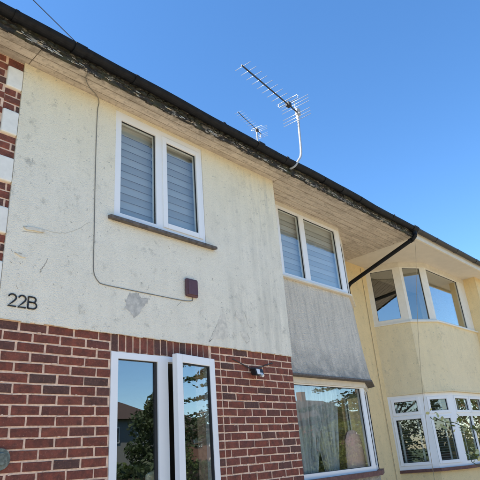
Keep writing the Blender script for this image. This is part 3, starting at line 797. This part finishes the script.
obj('seat', MB().box(1.20, 1.54, .27, .62, .55, .62), 'creamfab', cc, bevel=.02)
obj('seat_rail', MB().box(1.23, 1.51, .165, .275, .53, .60), 'wood', cc, bevel=.01)
for sx in (1.24, 1.50):
    for sy in (.29, .58): obj('leg', MB().tube([(sx, sy, .15), (sx, sy, .55)], [.014, .018], 8), 'wood', cc)

# ------------------------------------------------------------------ neighbouring house
nb = thing('semi_detached_house', (10.5, 4, 0), 'yellow cream rendered house with rounded bay windows at the right', 'house')
nbP = [(7.55, 1.25), (7.86, .59), (8.36, .29), (10.348, .27)]
NF = faces(nbP)
obj('wall', MB().box(6.852, 7.60, 1.2, 1.45, 0, ZS+.02), 'yellow', nb)
obj('wing_wall', MB().box(10.35, 10.6, 0, 1.4, 0, ZS+.02).box(10.601, 15, 0, .25, 0, ZS+.02), 'yellow', nb)
bay_apron('apron', nbP, [(3.80, .02), (3.3, .02), (2.8, .024), (2.6, .035), (2.5, .05)], 'yellow_apron', nb)
obj('bay_head', band(nbP, .01, 4.95, ZS+.02), 'cream_frame', nb)
obj('bay_sill', band(nbP, .06, 3.801, 3.825), 'nb_frame', nb)
obj('apron_lip', band(nbP, .062, 2.478, 2.4995), 'yellow_apron', nb)
obj('bay_sill', band(nbP, .075, 1.165, 1.215), 'sill_red', nb)
obj('bay_base', band(nbP, .0, 0, 1.164), 'yellow', nb)
(G1, n1), (G2, n2), (G3, n3) = NF
window(G1, 0, n1-.002, 3.826, 4.949, [(.15, .585, 3.905, 4.92, 'fix')], nb, mat='nb_frame')
window(G2, .002, n2-.002, 3.826, 4.949, [(.065, .465, 3.87, 4.925, 'fix')], nb, mat='nb_frame', w=-.002)
window(G3, .002, n3-.002, 3.826, 4.949, [(.07, 1.60, 3.87, 4.93, 'fix')], nb, mat='nb_frame', w=-.004)
Z = [1.216, 1.275, 2.07, 2.12, 2.40, 2.477]
window(G1, 0, n1-.002, 1.216, 2.477, [(.10, .62, 1.29, 2.09, 'sash'), (.12, .60, 2.135, 2.405, 'sash')], nb, sashw=.04, glass='glass_old')
window(G2, .002, n2-.002, 1.216, 2.477, [(.03, .47, 1.29, 2.06, 'sash'), (.03, .47, 2.125, 2.40, 'sash')], nb, w=-.002, sashw=.04, glass='glass_old')
window(G3, .002, n3-.002, 1.216, 2.477, [(.03, .70, 2.12, 2.40, 'sash'), (.76, 1.30, 2.12, 2.40, 'sash'), (1.36, 1.9, 2.12, 2.40, 'sash'), (.06, .95, 1.29, 2.05, 'fix'), (1.03, 1.9, 1.29, 2.05, 'fix')] if 0 else
       [(.03, .66, 2.12, 2.40, 'sash'), (.03, .66, 1.29, 2.05, 'fix'), (.72, 1.30, 2.12, 2.40, 'sash'), (.72, 1.30, 1.29, 2.05, 'fix'), (1.36, 1.9, 2.12, 2.40, 'sash'), (1.36, 1.9, 1.29, 2.05, 'fix')], nb, w=-.004, sashw=.035, glass='glass_old')
obj('soffit', MB().box(6.852, 15, -.27, 1.46, ZS+.021, ZS+.04), 'nb_soffit', nb)
obj('fascia', MB().box(6.852, 15, -.305, -.2705, 5.005, 5.2), 'cream_frame', nb)
ng = gutter('gutter', 6.74, 15, 'gutter_brown', nb, sag=.002)
for x in (6.8, 7.55, 8.5, 9.5, 10.5, 11.5): obj('gutter_bracket', clip(x, .04), 'black', ng)
nr = roof(nb, 6.851, 15)
obj('chimney', MB().box(CHX-.45, CHX+.45, CHY-.3, CHY+.3, 7.6, 9.05).box(CHX-.5, CHX+.5, CHY-.35, CHY+.35, 9.051, 9.15), 'wall_brick', nr)
obj('floor', MB().box(6.86, 14.9, 1.46, 8.3, 0, .15), 'floorb', nb)
obj('floor', MB().box(6.86, 14.9, 1.3, 8.3, 2.55, 2.75), 'interior', nb)
obj('ceiling', MB().box(6.86, 14.9, 1.46, 8.3, ZS+.05, ZS+.12), 'interior', nb)
obj('wall', MB().box(6.86, 15, 8.3, 8.5, 0, ZS+.1), 'yellow', nb)
obj('wall', MB().box(15.001, 15.2, 0, 8.5, 0, ZS+.1), 'yellow', nb)
obj('partition', MB().box(10.4, 10.5, 1.401, 8.3, .151, 2.549).box(10.4, 10.5, 1.401, 8.3, 2.751, ZS), 'interior', nb)
obj('partition', MB().box(6.86, 14.9, 4.3, 4.4, .151, 2.549).box(6.86, 14.9, 4.3, 4.4, 2.751, ZS), 'interior', nb)
# venetian blinds behind the lower bay of the neighbour
def venetian(Fc, u0, u1, z0, z1, label, tapes):
    (ox, oy), (dx, dy) = Fc
    b = thing('venetian_blind', (ox+dx*(u0+u1)/2-dy*-.12*0, oy+dy*(u0+u1)/2, z0), label, 'blind', 'venetian blinds in the neighbouring bay')
    mb = MB(); z = z1
    while z > z0:
        w0 = -.13
        (nx, ny) = (dy, -dx)
        P = lambda u, w_, zz: (ox+dx*u+nx*w_, oy+dy*u+ny*w_, zz)
        mb.hexa([P(u0,w0,z-.012),P(u1,w0,z-.012),P(u1,w0-.04,z+.0),P(u0,w0-.04,z+.0),P(u0,w0,z-.010),P(u1,w0,z-.010),P(u1,w0-.04,z+.002),P(u0,w0-.04,z+.002)]); z -= .042
    obj('slats', mb, 'venetian', b, kind='stuff')
    obj('head_rail', MB().fbox(Fc, u0, u1, -.18, -.12, z1+.01, z1+.05), 'venetian', b)
    for u in tapes: obj('tape', MB().fbox(Fc, u, u+.035, -.127, -.125, z0, z1), 'tape', b)
venetian(G1, .10, .62, 1.28, 2.40, 'venetian blind in the left splay of the neighbouring lower bay', (.17, .50))
venetian(G2, .03, .50, 1.28, 2.40, 'venetian blind in the narrow middle light of the neighbouring lower bay', (.36,))
venetian(G3, .05, .66, 1.28, 2.40, 'venetian blind in the front face of the neighbouring lower bay', (.2, .42))
# cables on the neighbour
tag(obj('hanging_cable', MB().tube(curve_pts([(6.735, -.33, 5.03), (6.738, -.29, 4.7), (6.76, -.12, 3.9), (6.79, .03, 3.1), (6.78, .14, 2.2), (6.74, .2, 1.1), (6.73, .22, .02)]), .0036, 6), 'sill_pale', loc=(6.73, .2, .02)), 'thin brown cable hanging from the gutter joint in front of the yellow bay', 'cable')
tag(obj('wall_cable', MB().tube(curve_pts([(7.40, 1.19, 5.0), (7.385, 1.19, 3.2), (7.375, 1.185, 2.5), (7.38, 1.185, 1.5), (7.38, 1.185, .05)]), .0045, 6), 'sill_pale', loc=(7.38, 1.19, .05)), 'dark cable running straight down the yellow wall beside the bay', 'cable')

# ------------------------------------------------------------------ aerials
def aerial(name, base, pts, top, boom_front, boom_back, n_el, el_len, label, rmast, mount_mat='mast'):
    a = thing(name, base, label, 'aerial', 'rooftop television aerials')
    obj('mast', MB().tube(curve_pts(pts, 5), rmast, 10), 'mast', a)
    f, b = Vector(boom_front), Vector(boom_back); ax = (f-b).normalized(); L = (f-b).length
    side = ax.cross(Vector((0, 0, 1))).normalized(); up = side.cross(ax)
    bm = obj('boom', MB().tube([b, f], .011, 6), 'boom', a)
    for k in range(n_el):
        t = .02 + k/(n_el-1)*.70; p = f + (b-f)*t; h = el_len/2*(1+.12*k/n_el)
        obj('element', MB().tube([p-side*h, p+side*h], .0032, 5), 'metal', a)
    p = f+(b-f)*.80; h = el_len*.62
    loop = [p-side*h+up*.03, p+side*h+up*.03, p+side*(h+.02)+up*.06, p+side*h+up*.09, p-side*h+up*.09, p-side*(h+.02)+up*.06, p-side*h+up*.03]
    obj('dipole', MB().tube(loop, .005, 6), 'metal', a)
    obj('dipole_box', MB().box(p.x-.035, p.x+.035, p.y-.03, p.y+.03, p.z-.03, p.z+.035), 'boom', a, bevel=.008)
    for s in (-1, 1):
        arm0 = b+(f-b)*.06; arm1 = arm0+up*s*.16
        obj('reflector_arm', MB().tube([arm0, arm1], .006, 6), 'metal', a)
        for q in (.35, .68, 1.0):
            c = arm0+up*s*.16*q; hh = el_len*.95
            obj('reflector_rod', MB().tube([c-side*hh, c+side*hh], .0035, 5), 'metal', a)
    obj('clamp', MB().box(top[0]-.03, top[0]+.03, top[1]-.03, top[1]+.03, top[2]-.05, top[2]+.06), mount_mat, a, bevel=.008)
    return a
aerial('television_aerial', (3.27, -.31, 5.08), [(3.27, -.31, 5.08), (3.29, -.38, 5.10), (3.33, -.42, 5.18), (3.40, -.42, 5.28), (3.43, -.42, 5.42), (3.45, -.42, 5.7), (3.48, -.42, 6.05)], (3.48, -.42, 6.02),
       (2.19, -.56, 6.02), (3.50, -.42, 6.02), 9, .235, 'larger television aerial on a bent white mast rising from the gutter', .016)
bpy.context.view_layer.update()
aerial('television_aerial', (7.5, 3.6, 9.15), [(7.5, 3.6, 9.15), (7.5, 3.6, 9.5), (7.5, 3.6, 9.78)], (7.5, 3.6, 9.70), (6.52, 3.35, 9.68), (7.72, 3.62, 9.68), 9, .24, 'smaller television aerial standing further back behind the roof edge', .02)
# ------------------------------------------------------------------ overhead wire and pole
wp = [Vector((.124, -.39, 5.17)), Vector((-.376, -.565, 5.20))]
dirw = (wp[1]-wp[0]); end = wp[0]+dirw*40; end.z = 7.3
pts = []
for k in range(41):
    t = k/40; q = wp[0].lerp(end, t); q.z = 5.17+2.13*t - 1.5*t*(1-t) + (0 if t > .05 else 0); pts.append(q)
tag(obj('telephone_wire', MB().tube(pts, .004, 5), 'cable_dark', loc=(.124, -.39, 5.17)), 'thin dark overhead wire reaching the gutter at the upper left', 'wire')
tp = thing('telegraph_pole', (end.x, end.y-.1, 0), 'wooden telegraph pole down the street carrying the overhead wire', 'pole')
obj('pole', MB().tube([(end.x, end.y-.1, 0), (end.x, end.y-.1, 7.6)], [.15, .10], 12), 'wood', tp)
obj('cross_arm', MB().box(end.x-.5, end.x+.5, end.y-.06, end.y+.0, 7.2, 7.29), 'wood', tp)

# ------------------------------------------------------------------ plants
def leaf_cloud(mb, pts, size, flat=.0):
    for p in pts:
        s = size*random.uniform(.6, 1.4); a = Vector((random.gauss(0, 1), random.gauss(0, 1), random.gauss(0, 1)*(1-flat))).normalized()
        b = a.cross(Vector((random.gauss(0, 1), random.gauss(0, 1), random.gauss(0, 1)))).normalized()
        p = Vector(p); mb.quad([p-a*s, p+b*s*.5, p+a*s, p-b*s*.5])
def broad_tree(name, loc, h, r, n, mat, label, low=.25, cat='tree', leaf=.105, group=None):
    t = thing(name, loc, label, cat, group); x, y, z = loc
    mb = MB().tube([(x, y, z), (x+.1, y, z+h*.3), (x-.05, y+.1, z+h*.75)], [h*.022, h*.016, h*.006], 8)
    cl = []
    for k in range(26):
        a = random.random()*6.28; q = random.random()**.6; zz = random.uniform(low, 1); rr = r*math.sqrt(max(.05, 1-((zz-.55)/.5)**2))*q
        c = (x+math.cos(a)*rr, y+math.sin(a)*rr, z+h*zz*.92); cl.append((c, r*random.uniform(.22, .42)))
        if k % 2 == 0: mb.tube([(x, y, z+h*max(.15, zz*.55)), c], [h*.008, h*.002], 5)
    obj('trunk', mb, 'bark', t); lb = MB()
    for k in range(n):
        c, cr = random.choice(cl); d = Vector((random.gauss(0, 1), random.gauss(0, 1), random.gauss(0, .8))).normalized()*cr*random.random()**.4
        leaf_cloud(lb, [(c[0]+d.x, c[1]+d.y, max(z+.05, c[2]+d.z))], leaf)
    obj('crown', lb, mat, t); return t
def cedar(loc, h, r, label):
    t = thing('cedar_tree', loc, label, 'tree'); x, y, z = loc; mb = MB().tube([(x, y, z), (x, y, z+h)], [h*.025, .03], 9); lb = MB()
    nl = 19
    for k in range(nl):
        zz = z+h*(.24+.74*k/nl); rr = r*(1-.75*(k/nl))*random.uniform(.7, 1.1)
        for b in range(5):
            a = random.random()*6.28; ln = rr*random.uniform(.6, 1.1); tip = (x+math.cos(a)*ln, y+math.sin(a)*ln, zz-ln*.12+random.uniform(-.2, .3))
            mb.tube([(x, y, zz), tip], [.07, .015], 5)
            for q in range(120):
                u = random.random()**.7; wd = .28*ln*(1-.5*u); off = random.gauss(0, .45)*wd
                p = (x+math.cos(a)*ln*u-math.sin(a)*off, y+math.sin(a)*ln*u+math.cos(a)*off, zz+(tip[2]-zz)*u+random.gauss(0, .09)-abs(off)*.12)
                leaf_cloud(lb, [p], .15, .75)
    obj('trunk', mb, 'bark', t); obj('crown', lb, 'leaf_dark', t)
cedar((36.5, -18.6, 0), 14, 8.5, 'tall dark cedar with layered branches mirrored in the lower bay window')
broad_tree('garden_tree', (21.5, -24.5, 0), 6.2, 2.8, 14000, 'leaf_dark', 'round green tree mirrored in the right of the fixed ground floor pane', leaf=.13)
broad_tree('garden_tree', (27.5, -18.9, 0), 3.2, 2.6, 6000, 'leaf_mid', 'green garden tree mirrored low in the lower bay window')
broad_tree('golden_shrub', (12.2, -4.3, 0), 2.5, 1.0, 16000, 'leaf_gold', 'golden green shrub mirrored in the open casement', low=.1, cat='shrub', leaf=.033)
for (q, h_, r_, lb_) in (((-14, -7.8, 0), 7.5, 3.6, 'leafy garden tree behind the photographer, mirrored in the left splay of the far bay'), ((6.8, -20.5, 0), 7.2, 3.6, 'leafy tree across the road mirrored in the middle of the far bay'), ((29.5, -7.5, 0), 7.0, 3.4, 'leafy tree down the street mirrored in the front of the far bay')):
    broad_tree('garden_tree', q, h_, r_, 9000, 'leaf_mid', lb_, low=.12)
def hedge(x0, x1, y0, y1, h, mat, label):
    lb = MB(); t = thing('hedge', ((x0+x1)/2, (y0+y1)/2, 0), label, 'hedge')
    for k in range(int(260*(x1-x0))): leaf_cloud(lb, [(random.uniform(x0, x1), random.uniform(y0, y1), random.uniform(.05, h+random.uniform(-.12, .12)))], .16)
    obj('foliage', lb, mat, t); obj('stems', MB().box(x0+.2, x1-.2, y0+.25, y1-.25, 0, h*.7), 'bark', t)
hedge(-30, 70, -18.6, -17.4, 1.7, 'leaf_dark', 'dark clipped hedge along the far pavement mirrored in the windows')
hedge(-24, -9, -6.35, -5.3, 2.1, 'leaf_mid', 'tall garden hedge behind the photographer beside the street tree')
hedge(15, 20.5, -27.5, -26.6, 1.9, 'leaf_mid', 'green garden hedge in front of the mirrored opposite house')
# leafy spray in front of the neighbouring bay
sp = thing('climbing_plant', (9.9, -1.5, 0), 'leafy pale green spray reaching across the neighbouring lower window', 'plant')
def ray_y(px, py, Y):
    x, z = onwall(px, py, Y); return Vector((x, Y, z))
tipz = [ray_y(434, 417, -.55), ray_y(444, 422, -.5), ray_y(455, 423, -.5), ray_y(466, 428, -.5), ray_y(478, 430, -.55), ray_y(492, 440, -.7)]
st = curve_pts([(9.9, -1.5, 0), (9.75, -1.4, .7), (9.2, -1.1, 1.2)] + [tuple(p) for p in reversed(tipz)])
obj('stem', MB().tube(st, .006, 6), 'leaf_mid', sp)
st2 = curve_pts([(9.9, -1.5, 0), (9.6, -1.35, .6), tuple(ray_y(486, 468, -.9)), tuple(ray_y(476, 456, -.9))])
obj('stem', MB().tube(st2, .005, 6), 'leaf_mid', sp)
lmesh = []
for k in range(4):
    lm = MB(); prv = []
    for i, (t, wv) in enumerate(((0, .0), (.2, .6), (.45, 1), (.75, .7), (1, 0))):
        lm.v += [(t, -wv*.33, .05*wv), (t, 0, -.03*wv+random.uniform(-.04, .04)), (t, wv*.33, .05*wv)]
    for i in range(4):
        a = i*3; lm.f += [(a, a+1, a+4, a+3), (a+1, a+2, a+5, a+4)]; lm.sm += [True, True]
    me = lm.data('leaf'); me.materials.append(M['leaf_pale' if k != 1 else 'leaf_gold']); lmesh.append(me)
cent = list(tipz[:5]) + [ray_y(478, 457, -.9), ray_y(474, 455, -.9)]
for c in cent:
    for k in range(9):
        o = bpy.data.objects.new('leaf', random.choice(lmesh)); COL.objects.link(o); o.parent = sp
        o.location = c + Vector((random.gauss(0, .05), random.gauss(0, .04), random.gauss(0, .04))) - sp.location
        s = random.uniform(.045, .095); o.scale = (s, s, s); o.rotation_euler = (random.uniform(-1.2, 1.2), random.uniform(-1, 1), random.uniform(0, 6.28))

# ------------------------------------------------------------------ houses across the street
def far_house(x0, x1, y0, y1, eave, ridge, wall, label):
    h = thing('house', ((x0+x1)/2, (y0+y1)/2, 0), label, 'house'); ym = (y0+y1)/2
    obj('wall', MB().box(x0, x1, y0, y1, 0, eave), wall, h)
    e = .45; hip = min(2.5, (x1-x0)*.3)
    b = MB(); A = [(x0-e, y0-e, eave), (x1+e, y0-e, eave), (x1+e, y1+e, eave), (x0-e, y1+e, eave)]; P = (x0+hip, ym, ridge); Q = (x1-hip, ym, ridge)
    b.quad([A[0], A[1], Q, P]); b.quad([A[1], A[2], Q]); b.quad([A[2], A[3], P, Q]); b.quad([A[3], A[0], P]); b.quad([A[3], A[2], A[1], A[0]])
    r_ = obj('roof', b, 'roof_brown_shaded', h)
    obj('chimney', MB().box(x0+hip+.3, x0+hip+1.1, ym-.35, ym+.35, ridge-.9, ridge+.9), 'wall_brick', r_)
    for zz in ((.9, 2.1), (3.3, 4.4)):
        if zz[1] > eave: continue
        n = 3
        for k in range(n):
            a = x0+(x1-x0)*(k+.25)/n; b_ = x0+(x1-x0)*(k+.75)/n
            if k == 1 and zz[0] < 1:
                obj('door', MB().box(a+.4, a+1.35, y1, y1+.05, 0, 2.1), 'sill_red', h); continue
            wn = obj('window', MB().box(a, b_, y1, y1+.05, zz[0], zz[1]), 'upvc', h)
            mid = (a+b_)/2
            obj('glazing', MB().box(a+.08, mid-.04, y1+.0505, y1+.06, zz[0]+.08, zz[1]-.08), 'dark_glass', wn); obj('glazing', MB().box(mid+.04, b_-.08, y1+.0505, y1+.06, zz[0]+.08, zz[1]-.08), 'dark_glass', wn)
far_house(15.5, 24.5, -37, -29.5, 4.9, 6.9, 'wall_pale_shaded', 'pale house with brown hipped roof mirrored in the fixed ground floor pane')
far_house(29.5, 38, -36, -28, 4.9, 7.4, 'wall_pale_shaded', 'pale house with brown roof mirrored in the lower bay window')
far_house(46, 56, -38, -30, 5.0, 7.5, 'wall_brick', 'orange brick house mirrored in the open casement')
far_house(-6, 6, -36, -28, 5.0, 7.6, 'wall_pale_shaded', 'pale house straight across the street behind the photographer')
print('bricks as parts:', nbrick)
